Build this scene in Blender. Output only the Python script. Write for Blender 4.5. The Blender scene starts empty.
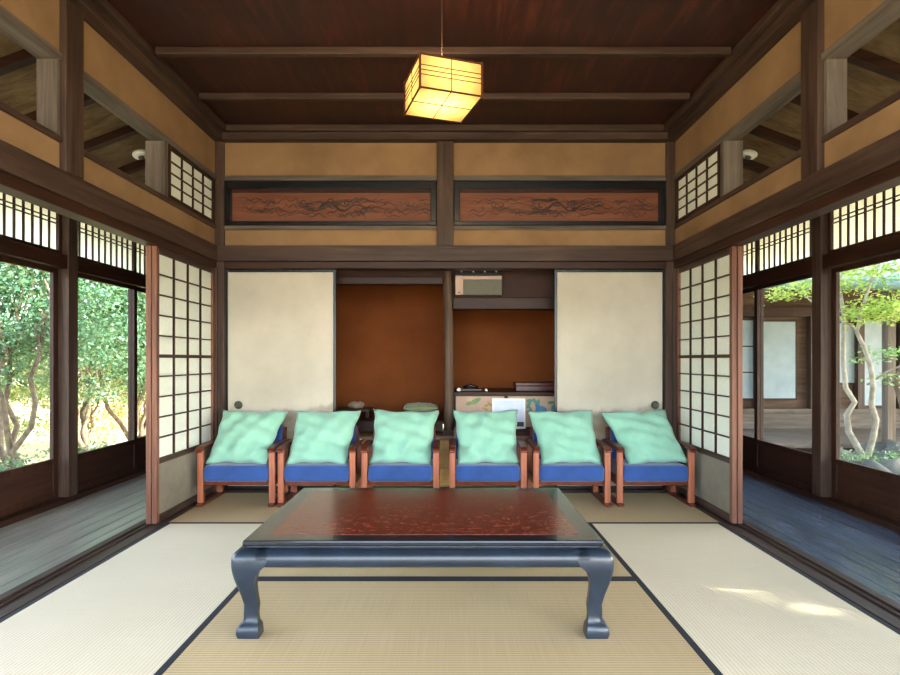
import bpy, math, random
import numpy as np
from mathutils import Vector, Matrix
random.seed(7)
C = bpy.context.scene.collection
PI = math.pi
# ------------------------------------------------------------------ camera
cam_d = bpy.data.cameras.new('camera'); cam = bpy.data.objects.new('camera', cam_d); C.objects.link(cam)
cam.location = (0.038, 0, 1.03); cam.rotation_euler = (PI/2, 0, 0)
cam_d.sensor_width = 36; cam_d.lens = 560/900*36; cam_d.shift_y = 22.5/900
cam_d.clip_start = 0.02; cam_d.clip_end = 300
bpy.context.scene.camera = cam
# ------------------------------------------------------------------ world, sun, exposure
def lin(h):
    h = h.lstrip('#'); r = []
    for i in (0, 2, 4):
        c = int(h[i:i+2], 16)/255
        r.append(c/12.92 if c <= .04045 else ((c+.055)/1.055)**2.4)
    return (*r, 1)
SUN_DIR = Vector((1, -0.18, 0.72)).normalized()      # towards the sun
w = bpy.data.worlds.new('sky'); bpy.context.scene.world = w; w.use_nodes = True
nt = w.node_tree; nt.nodes.clear()
sk = nt.nodes.new('ShaderNodeTexSky'); sk.sky_type = 'NISHITA'; sk.sun_disc = False
sk.sun_elevation = math.asin(SUN_DIR.z); sk.sun_rotation = math.atan2(SUN_DIR.x, SUN_DIR.y)
sk.dust_density = 2.0; sk.air_density = 1.0
hs = nt.nodes.new('ShaderNodeHueSaturation'); hs.inputs['Saturation'].default_value = 0.62
bg = nt.nodes.new('ShaderNodeBackground'); bg.inputs[1].default_value = 0.75
wo = nt.nodes.new('ShaderNodeOutputWorld')
nt.links.new(sk.outputs[0], hs.inputs['Color']); nt.links.new(hs.outputs[0], bg.inputs[0]); nt.links.new(bg.outputs[0], wo.inputs[0])
sl = bpy.data.lights.new('sun', 'SUN'); sl.energy = 9.0; sl.angle = 0.012; sl.color = (1, .93, .8)
so = bpy.data.objects.new('sun', sl); C.objects.link(so)
so.rotation_euler = (-SUN_DIR).to_track_quat('-Z', 'Y').to_euler()
# added area light standing in for daylight from the open garden side behind the camera
al = bpy.data.lights.new('garden_side_fill', 'AREA'); al.shape = 'RECTANGLE'; al.size = 3.5; al.size_y = 2.2
al.energy = 14; al.color = (.93, .97, 1)
ao = bpy.data.objects.new('garden_side_fill', al); C.objects.link(ao)
ao.location = (0, -2.5, 1.55); ao.rotation_euler = (PI/2, 0, 0)
sc = bpy.context.scene
sc.view_settings.view_transform = 'Standard'; sc.view_settings.look = 'None'
sc.view_settings.gamma = 1; sc.view_settings.use_curve_mapping = False
sc.view_settings.exposure = 1.9
sc.cycles.max_bounces = 10; sc.cycles.diffuse_bounces = 6; sc.cycles.transparent_max_bounces = 16
sc.cycles.transmission_bounces = 6; sc.cycles.use_denoising = True
sc.cycles.sample_clamp_indirect = 8; sc.cycles.caustics_reflective = False; sc.cycles.caustics_refractive = False

# ------------------------------------------------------------------ materials
def newmat(name):
    m = bpy.data.materials.new(name); m.use_nodes = True; t = m.node_tree
    return m, t, t.nodes['Principled BSDF'], t.nodes['Material Output']
def coords(t, scale, kind='Object'):
    tc = t.nodes.new('ShaderNodeTexCoord'); mp = t.nodes.new('ShaderNodeMapping')
    mp.inputs['Scale'].default_value = scale
    t.links.new(tc.outputs[kind], mp.inputs[0]); return mp.outputs[0]
def noise(t, vec, scale=5, detail=4, rough=.55, dist=0):
    n = t.nodes.new('ShaderNodeTexNoise'); n.inputs['Scale'].default_value = scale
    n.inputs['Detail'].default_value = detail; n.inputs['Roughness'].default_value = rough
    n.inputs['Distortion'].default_value = dist
    t.links.new(vec, n.inputs['Vector']); return n.outputs['Fac']
def ramp(t, fac, stops):
    r = t.nodes.new('ShaderNodeValToRGB'); e = r.color_ramp.elements
    while len(e) < len(stops): e.new(.5)
    for q, (p, c) in zip(e, stops):
        q.position = p; q.color = lin(c) if isinstance(c, str) else (c, c, c, 1)
    t.links.new(fac, r.inputs[0]); return r.outputs[0]
def mixc(t, fac, a, b, mode='MIX'):
    n = t.nodes.new('ShaderNodeMix'); n.data_type = 'RGBA'; n.blend_type = mode
    for s, v in ((0, fac), (6, a), (7, b)):
        if isinstance(v, (int, float)): n.inputs[s].default_value = v
        elif isinstance(v, str): n.inputs[s].default_value = lin(v)
        else: t.links.new(v, n.inputs[s])
    return n.outputs[2]
def bump(t, b, h, strength=.3, dist=.01):
    n = t.nodes.new('ShaderNodeBump'); n.inputs['Strength'].default_value = strength
    n.inputs['Distance'].default_value = dist
    t.links.new(h, n.inputs['Height']); t.links.new(n.outputs[0], b.inputs['Normal'])
def wood(name, dark, light, axis='X', rough=.55, fine=60, bp=.15, spec=.22, coat=0, mid=None):
    m, t, b, o = newmat(name)
    s = {'X': (.9, fine/4, fine/4), 'Y': (fine/4, .9, fine/4), 'Z': (fine/4, fine/4, .9)}[axis]
    n1 = noise(t, coords(t, s), 1.2, 8, .65, .6)
    n2 = noise(t, coords(t, (1, 1, 1)), 2.3, 3)
    c = ramp(t, n1, [(.32, dark), (.68, light)] if not mid else [(.3, dark), (.5, mid), (.72, light)])
    c2 = mixc(t, ramp(t, n2, [(.35, .0), (.7, .35)]), c, dark)
    t.links.new(c2, b.inputs['Base Color']); b.inputs['Roughness'].default_value = rough
    b.inputs['Specular IOR Level'].default_value = spec; b.inputs['Coat Weight'].default_value = coat
    bump(t, b, n1, bp, .004); return m
def plain(name, col, rough=.5, col2=None, scale=8, metal=0, bp=0, spec=.5, coat=0):
    m, t, b, o = newmat(name)
    b.inputs['Roughness'].default_value = rough; b.inputs['Metallic'].default_value = metal
    b.inputs['Specular IOR Level'].default_value = spec; b.inputs['Coat Weight'].default_value = coat
    n = noise(t, coords(t, (1, 1, 1)), scale, 6, .6)
    t.links.new(ramp(t, n, [(.3, col), (.7, col2 or col)]), b.inputs['Base Color'])
    if bp: bump(t, b, n, bp, .01)
    return m
M = {}
for ax in 'XYZ':
    M['old'+ax] = wood('aged dark timber', '#2b1e19', '#57443a', ax, .5)
    M['dark'+ax] = wood('dark brown timber', '#1f110c', '#43291d', ax, .45)
    M['grey'+ax] = wood('weathered grey timber', '#443b35', '#776d63', ax, .7)
    M['red'+ax] = wood('lit-toned cedar', '#55352a', '#8a6250', ax, .45)
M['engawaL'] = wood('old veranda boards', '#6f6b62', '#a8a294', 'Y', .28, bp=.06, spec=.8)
M['engawaR_sky_tint'] = wood('old veranda boards', '#35404f', '#5a6a82', 'Y', .25, bp=.03, spec=.8)  # blue of the reflected sky put into the board colour
M['chair'] = wood('varnished chair wood', '#7d4430', '#b87255', 'Z', .38, coat=.2)
M['arm'] = wood('varnished arm wood', '#43190f', '#6e3020', 'Y', .35, coat=.3)
M['plaster'] = plain('ochre clay plaster', '#7c6248', .9, '#957757', 2.2, bp=.05, spec=.1)
M['tokowall'] = plain('russet clay plaster', '#6b391b', .85, '#824822', 1.6, bp=.05, spec=.15)
M['black'] = plain('black lacquer', '#0d0f12', .25, '#16181c')
M['brownwall'] = plain('brown board', '#2e1a12', .8, '#3a2117')  # even dark brown for the alcove boarding
M['lightwood'] = wood('pale drawer wood', '#d9ac62', '#f0cf92', 'X', .5)
M['pinkwood'] = wood('rosy wood', '#7d5546', '#9c7464', 'X', .5)
M['metal'] = plain('metal', '#9a9a96', .35, '#b0b0ac', metal=.9)
M['white'] = plain('white plastic', '#e4e4de', .4, '#eeeee8')
M['stone'] = plain('garden stone', '#3c3e3a', .85, '#5c5e57', 3.5, bp=.4)
M['border'] = plain('indigo cloth border', '#15171f', .8, '#22252f', 200)

def ceiling_mat():
    m, t, b, o = newmat('stained ceiling boards')
    n1 = noise(t, coords(t, (9, .8, 9)), 1.4, 9, .7, 1.2)
    n2 = noise(t, coords(t, (1, 1, 1)), 1.5, 4)
    c = ramp(t, n1, [(.3, '#1a0b07'), (.5, '#331409'), (.7, '#582817')])
    c = mixc(t, ramp(t, n2, [(.4, 0.0), (.65, .6)]), c, '#1e0d08')
    t.links.new(c, b.inputs['Base Color']); b.inputs['Roughness'].default_value = .5
    return m
M['ceiling'] = ceiling_mat()
def tatami(name, a, c2, axis):
    m, t, b, o = newmat(name)
    wv = t.nodes.new('ShaderNodeTexWave'); wv.bands_direction = axis; wv.inputs['Scale'].default_value = 21
    wv.inputs['Distortion'].default_value = .15
    t.links.new(coords(t, (1, 1, 1)), wv.inputs[0])
    across = (220, 3, 1) if axis == 'Y' else (3, 220, 1)
    n = noise(t, coords(t, across), 1, 3); n2 = noise(t, coords(t, (1, 1, 1)), 1.7, 4)
    f = mixc(t, .45, wv.outputs['Fac'], n)
    c = mixc(t, ramp(t, n2, [(.3, 0.0), (.75, .22)]), ramp(t, f, [(.1, a), (.5, c2)]), a)
    t.links.new(c, b.inputs['Base Color']); b.inputs['Roughness'].default_value = .62
    b.inputs['Specular IOR Level'].default_value = .25
    bump(t, b, wv.outputs['Fac'], .35, .003); return m
M['tat_side'] = tatami('sheen-lightened rush mat', '#c8b998', '#e6d9bf', 'X')  # paler base colour stands in for the sheen on the side mats
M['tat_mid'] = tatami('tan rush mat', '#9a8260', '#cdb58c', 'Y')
def paper(name, col, tr=.45):
    m, t, b, o = newmat(name); t.nodes.remove(b)
    d = t.nodes.new('ShaderNodeBsdfDiffuse'); s = t.nodes.new('ShaderNodeBsdfTranslucent'); mx = t.nodes.new('ShaderNodeMixShader')
    n = noise(t, coords(t, (1, 1, 1)), 40, 5); c = ramp(t, n, [(.3, col), (.7, '#f6f8f4')])
    t.links.new(c, d.inputs[0]); t.links.new(c, s.inputs[0]); mx.inputs[0].default_value = tr
    t.links.new(d.outputs[0], mx.inputs[1]); t.links.new(s.outputs[0], mx.inputs[2]); t.links.new(mx.outputs[0], o.inputs[0])
    return m
M['paper'] = paper('shoji paper', '#eef1ea')
def frost():
    m = paper('frosted glass', '#e4efe6', .8); t = m.node_tree; o = t.nodes['Material Output']; src = o.inputs[0].links[0].from_socket
    tr = t.nodes.new('ShaderNodeBsdfTransparent'); mx = t.nodes.new('ShaderNodeMixShader'); mx.inputs[0].default_value = .45
    t.links.new(src, mx.inputs[1]); t.links.new(tr.outputs[0], mx.inputs[2]); t.links.new(mx.outputs[0], o.inputs[0]); return m
M['frost'] = frost()
def glass():
    m, t, b, o = newmat('window glass'); t.nodes.remove(b)
    tr = t.nodes.new('ShaderNodeBsdfTransparent'); tr.inputs[0].default_value = (.93, .95, .94, 1)
    g = t.nodes.new('ShaderNodeBsdfGlossy'); g.inputs['Roughness'].default_value = .01
    lw = t.nodes.new('ShaderNodeLayerWeight'); pw = t.nodes.new('ShaderNodeMath'); pw.operation = 'POWER'; pw.inputs[1].default_value = 4; t.links.new(lw.outputs['Facing'], pw.inputs[0])
    f = t.nodes.new('ShaderNodeMath'); f.operation = 'MULTIPLY_ADD'; f.inputs[1].default_value = .7; f.inputs[2].default_value = .03; t.links.new(pw.outputs[0], f.inputs[0]); mx = t.nodes.new('ShaderNodeMixShader')
    t.links.new(f.outputs[0], mx.inputs[0]); t.links.new(tr.outputs[0], mx.inputs[1]); t.links.new(g.outputs[0], mx.inputs[2])
    t.links.new(mx.outputs[0], o.inputs[0]); return m
M['glass'] = glass()
def fusuma_mat():
    m, t, b, o = newmat('painted fusuma paper')
    tc = t.nodes.new('ShaderNodeTexCoord'); sp = t.nodes.new('ShaderNodeSeparateXYZ'); t.links.new(tc.outputs['Object'], sp.inputs[0])
    n = noise(t, coords(t, (1.6, 1, .25)), 2.2, 4, .6)
    a = t.nodes.new('ShaderNodeMath'); a.operation = 'MULTIPLY_ADD'; a.inputs[1].default_value = -.42; t.links.new(n, a.inputs[0]); t.links.new(sp.outputs['Z'], a.inputs[2])
    hill = ramp(t, a.outputs[0], [(.30, 1.0), (.42, .6), (.45, 0.0)])
    fog = noise(t, coords(t, (1, 1, 2.2)), 3.5, 6)
    base = ramp(t, noise(t, coords(t, (1, 1, 1)), 1.8, 5), [(.3, '#a59e8e'), (.7, '#c0b9a9')])
    f = t.nodes.new('ShaderNodeMath'); f.operation = 'MULTIPLY'; t.links.new(hill, f.inputs[0]); t.links.new(ramp(t, fog, [(.38, .25), (.6, .9)]), f.inputs[1])
    t.links.new(mixc(t, f.outputs[0], base, '#8a755c'), b.inputs['Base Color']); b.inputs['Roughness'].default_value = .7
    return m
M['fusuma'] = fusuma_mat()
def burl():
    m, t, b, o = newmat('red burl lacquer')
    n = noise(t, coords(t, (6, 14, 6)), 2.2, 8, .72, 1.4); n2 = noise(t, coords(t, (1, 1.6, 1)), 38, 6, .7, .8)
    c = ramp(t, n, [(.3, '#3c110b'), (.5, '#5e1f15'), (.7, '#7c3022')])
    c = mixc(t, ramp(t, n2, [(.42, 0.0), (.66, .5)]), c, '#a25a44')
    t.links.new(c, b.inputs['Base Color']); b.inputs['Roughness'].default_value = .2; return m
M['burl'] = burl()
M['tbl'] = plain('blue-black lacquer', '#131c27', .36, '#1e2b3a', 9, coat=.15)
M['tbltop'] = plain('blue-black lacquer top', '#0c1015', .2, '#19212a', 9, coat=.3)
def fabric(name, a, c2):
    m, t, b, o = newmat(name)
    n = noise(t, coords(t, (1, 1, 1)), 9, 6); n2 = noise(t, coords(t, (1, 1, 1)), 420, 2)
    t.links.new(mixc(t, .25, ramp(t, n, [(.3, a), (.7, c2)]), ramp(t, n2, [(.3, a), (.7, c2)])), b.inputs['Base Color'])
    b.inputs['Roughness'].default_value = .85; b.inputs['Sheen Weight'].default_value = .3
    bump(t, b, n2, .25, .002); return m
M['blue'] = fabric('royal blue cloth', '#143871', '#21498a')
M['mint'] = fabric('mint green cotton', '#79ab94', '#8bbca4')
M['olive'] = fabric('dull green cloth', '#6f7a50', '#88935f')
def leafmat(name, cols, tr=.4):
    m, t, b, o = newmat(name); t.nodes.remove(b)
    g = t.nodes.new('ShaderNodeNewGeometry')
    k = len(cols); c = ramp(t, g.outputs['Random Per Island'], [(i/(k-1), q) for i, q in enumerate(cols)])
    d = t.nodes.new('ShaderNodeBsdfPrincipled'); d.inputs['Roughness'].default_value = .45
    s = t.nodes.new('ShaderNodeBsdfTranslucent'); mx = t.nodes.new('ShaderNodeMixShader'); mx.inputs[0].default_value = tr
    t.links.new(c, d.inputs['Base Color']); t.links.new(mixc(t, .5, c, '#a6b45c'), s.inputs[0])
    t.links.new(d.outputs[0], mx.inputs[1]); t.links.new(s.outputs[0], mx.inputs[2]); t.links.new(mx.outputs[0], o.inputs[0])
    return m
M['leaf_dark'] = leafmat('evergreen leaves', ['#1d4236', '#3f7058', '#7cac8c'])
M['leaf_mid'] = leafmat('shrub leaves', ['#55702f', '#7f9448', '#a8ac62'])
M['leaf_sunlit'] = leafmat('sunny hedge leaves', ['#7c8440', '#b8a868', '#cfa888'])  # cream of sunlight put into the leaf colours
M['leaf_maple'] = leafmat('maple leaves', ['#668c38', '#94b44c', '#c0d070'], .5)
M['leaf_teal'] = leafmat('maple leaves', ['#3f8060', '#62a070', '#8cc08a'], .5)
M['bark'] = plain('brown bark', '#4c4034', .9, '#776856', 14, bp=.5)
M['palebark'] = plain('pale mossy bark', '#6e675a', .9, '#a39c8c', 10, bp=.5)
M['soil'] = plain('mossy garden earth', '#9a8c66', 1, '#c4b290', 1.3, bp=.2)

# ------------------------------------------------------------------ mesh builder
class MB:
    def __init__(s): s.v = []; s.f = []
    def box(s, x0, x1, y0, y1, z0, z1):
        x0, x1 = min(x0, x1), max(x0, x1); n = len(s.v)
        s.v += [(x0,y0,z0),(x1,y0,z0),(x1,y1,z0),(x0,y1,z0),(x0,y0,z1),(x1,y0,z1),(x1,y1,z1),(x0,y1,z1)]
        s.f += [tuple(n+i for i in q) for q in ((0,3,2,1),(4,5,6,7),(0,1,5,4),(1,2,6,5),(2,3,7,6),(3,0,4,7))]
        return s
    def rings(s, R, cap=True):
        n0 = len(s.v); k = len(R[0])
        for r in R: s.v += [tuple(p) for p in r]
        for i in range(len(R)-1):
            for j in range(k):
                a = n0+i*k+j; b = n0+i*k+(j+1) % k
                s.f.append((a, b, b+k, a+k))
        if cap:
            s.f.append(tuple(n0+j for j in reversed(range(k)))); s.f.append(tuple(n0+(len(R)-1)*k+j for j in range(k)))
        return s
    def tube(s, pts, rad, k=8):
        pts = [Vector(p) for p in pts]; R = []; up = None
        for i, p in enumerate(pts):
            d = (pts[min(i+1, len(pts)-1)]-pts[max(i-1, 0)]).normalized()
            if up is None: up = Vector((0, 0, 1)) if abs(d.z) < .9 else Vector((0, 1, 0))
            a = d.cross(up).normalized(); b2 = a.cross(d).normalized(); up = b2
            r = rad[i] if hasattr(rad, '__len__') else rad
            R.append([p+a*r*math.cos(2*PI*j/k)+b2*r*math.sin(2*PI*j/k) for j in range(k)])
        return s.rings(R)
    def lathe(s, prof, k=20, c=(0, 0, 0), axis='Z'):
        R = []
        for r, h in prof:
            q = []
            for j in range(k):
                a = 2*PI*j/k; x, y, z = r*math.cos(a), r*math.sin(a), h
                q.append((c[0]+x, c[1]+y, c[2]+z) if axis == 'Z' else (c[0]+x, c[1]-z, c[2]+y))
            R.append(q)
        return s.rings(R)
    def sweep_flat(s, pts, wx, th):     # strip of width wx (along X) following pts in YZ, thickness th
        R = []
        for i, p in enumerate(pts):
            p = Vector(p); d = (Vector(pts[min(i+1, len(pts)-1)])-Vector(pts[max(i-1, 0)])).normalized()
            nrm = Vector((0, -d.z, d.y)); w2 = wx[i]/2 if hasattr(wx, '__len__') else wx/2
            R.append([p+Vector((-w2,0,0))-nrm*th/2, p+Vector((w2,0,0))-nrm*th/2, p+Vector((w2,0,0))+nrm*th/2, p+Vector((-w2,0,0))+nrm*th/2])
        return s.rings(R)
    def build(s, name, mat, parent=None, bevel=0, smooth=False, seg=2, sub=0, loc=None):
        me = bpy.data.meshes.new(name); me.from_pydata([tuple(v) for v in s.v], [], s.f)
        import bmesh
        bm = bmesh.new(); bm.from_mesh(me); bmesh.ops.recalc_face_normals(bm, faces=bm.faces[:]); bm.to_mesh(me); bm.free()
        me.materials.append(M[mat]); o = bpy.data.objects.new(name, me); C.objects.link(o)
        if parent: o.parent = parent
        if loc: o.location = loc
        if bevel:
            b = o.modifiers.new('bevel', 'BEVEL'); b.width = bevel; b.segments = seg; b.limit_method = 'ANGLE'; b.angle_limit = .6
        if sub:
            q = o.modifiers.new('sub', 'SUBSURF'); q.levels = sub; q.render_levels = sub
        if smooth or sub:
            for p in me.polygons: p.use_smooth = True
        return o
def B(name, mat, *boxes, parent=None, bevel=0, loc=None):
    m = MB()
    for b in boxes: m.box(*b)
    return m.build(name, mat, parent, bevel, loc=loc)
def thing(name, label, cat, loc=(0, 0, 0), rz=0, group=None):
    o = bpy.data.objects.new(name, None); C.objects.link(o); o.location = loc; o.rotation_euler = (0, 0, rz)
    o.empty_display_size = .1
    tag(o, label, cat, group); return o
def tag(o, label, cat, group=None):
    o['label'] = label; o['category'] = cat
    if group: o['group'] = group
    return o
def st(o): o['kind'] = 'structure'; return o
def stE(name, loc=(0, 0, 0)):
    o = bpy.data.objects.new(name, None); C.objects.link(o); o.location = loc; o['kind'] = 'structure'; return o
def dup(root, loc, rz, label=None, skip=()):
    r = root.copy(); C.objects.link(r); r.location = loc; r.rotation_euler = (0, 0, rz)
    if label: r['label'] = label
    for ch in list(root.children):
        if ch.name.split('.')[0] in skip: continue
        c = ch.copy(); C.objects.link(c); c.parent = r
        for g in ch.children:
            d = g.copy(); C.objects.link(d); d.parent = c
    return r

YB, YE = -2.2, 4.37      # room behind the camera .. back of the mats
trim_n = [0]
def T(mat, *boxes, bevel=.004):
    trim_n[0] += 1
    return st(B('trim_%d' % trim_n[0], mat, *boxes, bevel=bevel))

# ------------------------------------------------------------------ structure: ground, floor, ceiling, roof
st(B('ground', 'soil', (-40, 40, -30, 45, -.75, -.5)))
st(B('floor', 'darkY', (-1.90, 1.90, YB, 6.1, -.3, -.045)))
st(B('ceiling', 'ceiling', (-1.78, 1.78, YB, 4.42, 2.835, 2.9)))
for y in (-1.68, -1.135, -.59, -.045, .50, 1.045, 1.59, 2.135, 2.68, 3.245, 3.80):
    T('oldX', (-1.66, 1.66, y-.02, y+.02, 2.795, 2.836))
T('oldX', (-1.68, 1.68, 4.29, 4.42, 2.79, 2.836), (-1.72, 1.72, 4.32, 4.45, 2.735, 2.79))
st(B('roof', 'darkY', (-2.0, 2.0, YB-.3, 6.3, 3.0, 3.1), (-1.9, -1.8, YB, 6.2, 2.8, 3.0), (1.8, 1.9, YB, 6.2, 2.8, 3.0)))

# ------------------------------------------------------------------ side walls
def side(s, nm):
    def X(a, b): return (min(s*a, s*b), max(s*a, s*b))
    st(B('wall_'+nm, 'plaster', (*X(1.80, 1.90), YB, 4.44, 2.47, 2.80), (*X(1.80, 1.90), YB, 4.44, 1.90, 2.055)))
    T('oldY', (*X(1.68, 1.80), YB, 4.42, 2.79, 2.836), (*X(1.72, 1.82), YB, 4.42, 2.735, 2.79))      # cornice
    T('oldY', (*X(1.77, 1.885), YB, 4.40, 1.80, 1.92))                                               # long beam
    T('darkY', (*X(1.785, 1.88), YB, 4.40, 1.745, 1.80))                                            # door head
    T('greyY', (*X(1.785, 1.89), YB, 4.38, 2.437, 2.474))                                           # rails round the transom openings
    T('oldY', (*X(1.785, 1.89), YB, 4.38, 2.052, 2.082))
    for y in (2.70, .88, -.94):
        T('oldZ', (*X(1.768, 1.90), y-.065, y+.065, 1.92, 2.748))
        T('greyZ', (*X(1.795, 1.89), y-.09, y-.066, 2.083, 2.436), bevel=.002)
    T('greyZ', (*X(1.79, 1.915), 3.585, 3.635, 2.083, 2.436))
    T('oldZ', (*X(1.73, 1.80), 4.375, 4.50, 0, 2.745), (*X(1.775, 1.93), 4.355, 4.50, 0, 1.745))      # corner post
    T('darkZ', (*X(1.775, 1.91), -1.06, -.93, 0, 1.745))
    # sill with sliding grooves
    T('oldY', (*X(1.752, 1.80), YB, 4.35, -.04, .004), (*X(1.80, 1.93), YB, 4.35, -.04, -.006), (*X(1.845, 1.852), YB, 4.35, -.04, .004),
      (*X(1.885, 1.93), YB, 4.35, -.04, .004), bevel=.002)
    # small paper transom at the back end
    e = stE('window_transom'); e.name = 'window_%d' % (20 if s < 0 else 21)
    y0, y1, z0, z1 = 3.637, 4.352, 2.085, 2.434; x = X(1.788, 1.806)
    f = MB().box(*x, y0, y0+.03, z0, z1).box(*x, y1-.03, y1, z0, z1).box(*x, y0+.03, y1-.03, z0, z0+.025).box(*x, y0+.03, y1-.03, z1-.025, z1)
    f.build('frame', 'darkZ', e)
    g = MB()
    for k in range(1, 4):
        yy = y0+.03+(y1-y0-.06)*k/4; g.box(*X(1.79, 1.802), yy-.0045, yy+.0045, z0+.025, z1-.025)
        zz = z0+.025+(z1-z0-.05)*k/4; xx = X(1.791, 1.802); g.box(*xx, y0+.03, y1-.03, zz-.004, zz+.004)
    g.build('lattice', 'darkZ', e)
    B('paper', 'paper', (*X(1.803, 1.805), y0+.03, y1-.03, z0+.025, z1-.025), parent=e)
    # veranda
    st(B('floor_veranda_'+nm, 'darkY', (*X(1.93, 2.92), YB, 6.1, -.3, -.045)))
    m = MB(); n = 8
    st(B('wall_veranda_end_'+nm, 'darkZ', (*X(1.9, 2.92), 6.05, 6.1, -.04, 2.76)))
    for k in range(n):
        a = 1.932+(.832/n)*k; m.box(*X(a, a+.832/n-.004), YB, 6.08, -.045, -.016)
    st(m.build('floor_boards_'+nm, 'engawaL' if s < 0 else 'engawaR_sky_tint', bevel=.003))
    T('darkY', (*X(2.765, 2.92), YB, 6.1, -.045, .02), bevel=.003)
    T('darkY', (*X(2.776, 2.91), YB, 6.1, 1.70, 1.80))
    T('darkY', (*X(2.776, 2.91), YB, 6.1, 2.27, 2.36))
    for y in (-1.29, .53, 2.35, 4.17, 5.99):
        T('oldZ', (*X(2.765, 2.865), y-.052, y+.052, .02, 2.27))
    # sloping veranda ceiling and its rafters
    def zc(x): return 2.69-.38*(x-1.9)
    m = MB(); x0, x1 = 1.90, 3.45
    for (yy0, yy1) in ((YB-.3, 6.3),):
        v = [(s*x0, yy0, zc(x0)), (s*x1, yy0, zc(x1)), (s*x1, yy1, zc(x1)), (s*x0, yy1, zc(x0))]
        m.rings([v, [(a, b, c+.07) for a, b, c in v]])
    st(m.build('ceiling_veranda_'+nm, 'vboards'))
    for k in range(19):
        y = -2.2+.46*k; trim_n[0] += 1
        v = [(s*x0, y-.025, zc(x0)-.055), (s*x1, y-.025, zc(x1)-.055), (s*x1, y+.025, zc(x1)-.055), (s*x0, y+.025, zc(x0)-.055)]
        st(MB().rings([v, [(a, b, c+.054) for a, b, c in v]]).build('trim_%d' % trim_n[0], 'darkX'))
    st(B('wall_alcove_'+nm, 'brownwall', (*X(1.80, 1.90), 4.50, 6.1, -.04, 2.69)))
M['vboards'] = wood('veranda ceiling boards', '#57452f', '#86704e', 'X', .7)
side(-1, 'left'); side(1, 'right')

# ------------------------------------------------------------------ back wall
T('oldX', (-1.80, 1.80, 4.35, 4.50, 1.80, 1.92))
T('darkX', (-1.729, 1.729, 4.375, 4.50, 1.745, 1.80))
T('darkX', (-1.75, 1.75, 4.372, 4.50, -.04, .012))
st(B('wall_back', 'plaster', (-1.80, 1.80, 4.40, 4.50, 2.475, 2.80), (-1.80, 1.80, 4.40, 4.50, 1.90, 2.05), (-1.80, 1.80, 4.50, 4.56, 1.80, 2.9)))
T('greyX', (-1.73, 1.73, 4.385, 4.50, 2.437, 2.476), bevel=.002)
T('greyX', (-1.73, 1.73, 4.385, 4.50, 2.050, 2.082), bevel=.002)
T('oldZ', (-.065, .065, 4.365, 4.50, 1.92, 2.745))

# carved transom panels
def carving(seed):
    rnd = random.Random(seed); m = MB()
    def stroke(pts, r):
        pts = [Vector((x, 0, z)) for x, z in pts]
        rr = [max(.0012, r*math.sin(PI*min(.97, max(.06, i/(len(pts)-1))))) for i in range(len(pts))]
        m.tube(pts, rr, 6)
    def spiral(cx, cz, r, turns, r0, flip):
        stroke([(cx+flip*(r*(1-i/22))*math.cos(turns*2*PI*i/22), cz+(r*(1-i/22))*math.sin(turns*2*PI*i/22)) for i in range(20)], r0)
    for c, (cx, wd, dense) in enumerate(((-.05+.1*rnd.random(), .34, 1), (-.55, .25, 0), (.55, .3, 0))):
        for k in range(34 if dense else 18):
            x0 = cx+(rnd.random()-.5)*wd*2*.8; z0 = (rnd.random()-.5)*.13; L = .08+.14*rnd.random(); a = rnd.random()*6; amp = .008+.012*rnd.random()
            pts = [(x0+L*i/14, max(-.085, min(.085, z0+amp*math.sin(a+i*.75)+.01*math.sin(i*.3+a)))) for i in range(15)]
            stroke(pts, (.006 if dense else .0042))
        for k in range(9 if dense else 6):
            spiral(cx+(rnd.random()-.5)*wd, (rnd.random()-.5)*.09, .018+.02*rnd.random(), 1.3, .005 if dense else .003, rnd.choice((-1, 1)))
    if True:
        body = [(-.30+.6*i/40, .035*math.sin(i*.42)*math.exp(-((i-20)/18)**2)) for i in range(41)]
        stroke(body, .011)
    return m
M['carved'] = wood('carved cedar panel', '#5e3626', '#875740', 'X', .5, bp=.1)
M['carveline'] = plain('dark stained carving', '#24120c', .5, '#3a2016')
for i, (x0, x1, lab) in enumerate(((-1.725, -.070, 'black framed cedar transom panel carved with clouds, left of the middle post'), (.070, 1.725, 'black framed cedar transom panel carved with clouds, right of the middle post'))):
    e = thing('carved_transom', lab, 'carved panel', ((x0+x1)/2, 4.45, 2.26), group='carved transom panels over the sliding doors')
    h = (x1-x0)/2; f = MB()
    f.box(-h, h, -.06, .0, -.172, -.140).box(-h, h, -.06, .0, .115, .172).box(-h, -h+.045, -.06, 0, -.14, .115).box(h-.045, h, -.06, 0, -.14, .115)
    f.build('frame', 'black', e, bevel=.003)
    B('panel', 'carved', (-h+.045, h-.045, -.03, -.012, -.14, .088), parent=e)
    B('header_strip', 'darkX', (-h+.045, h-.045, -.038, -.012, .088, .115), parent=e)
    cv = carving(3+i); cv.v = [(x, y*.5-.031, z-.025) for x, y, z in cv.v]
    cv.build('carving', 'carveline', e, smooth=True)

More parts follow.
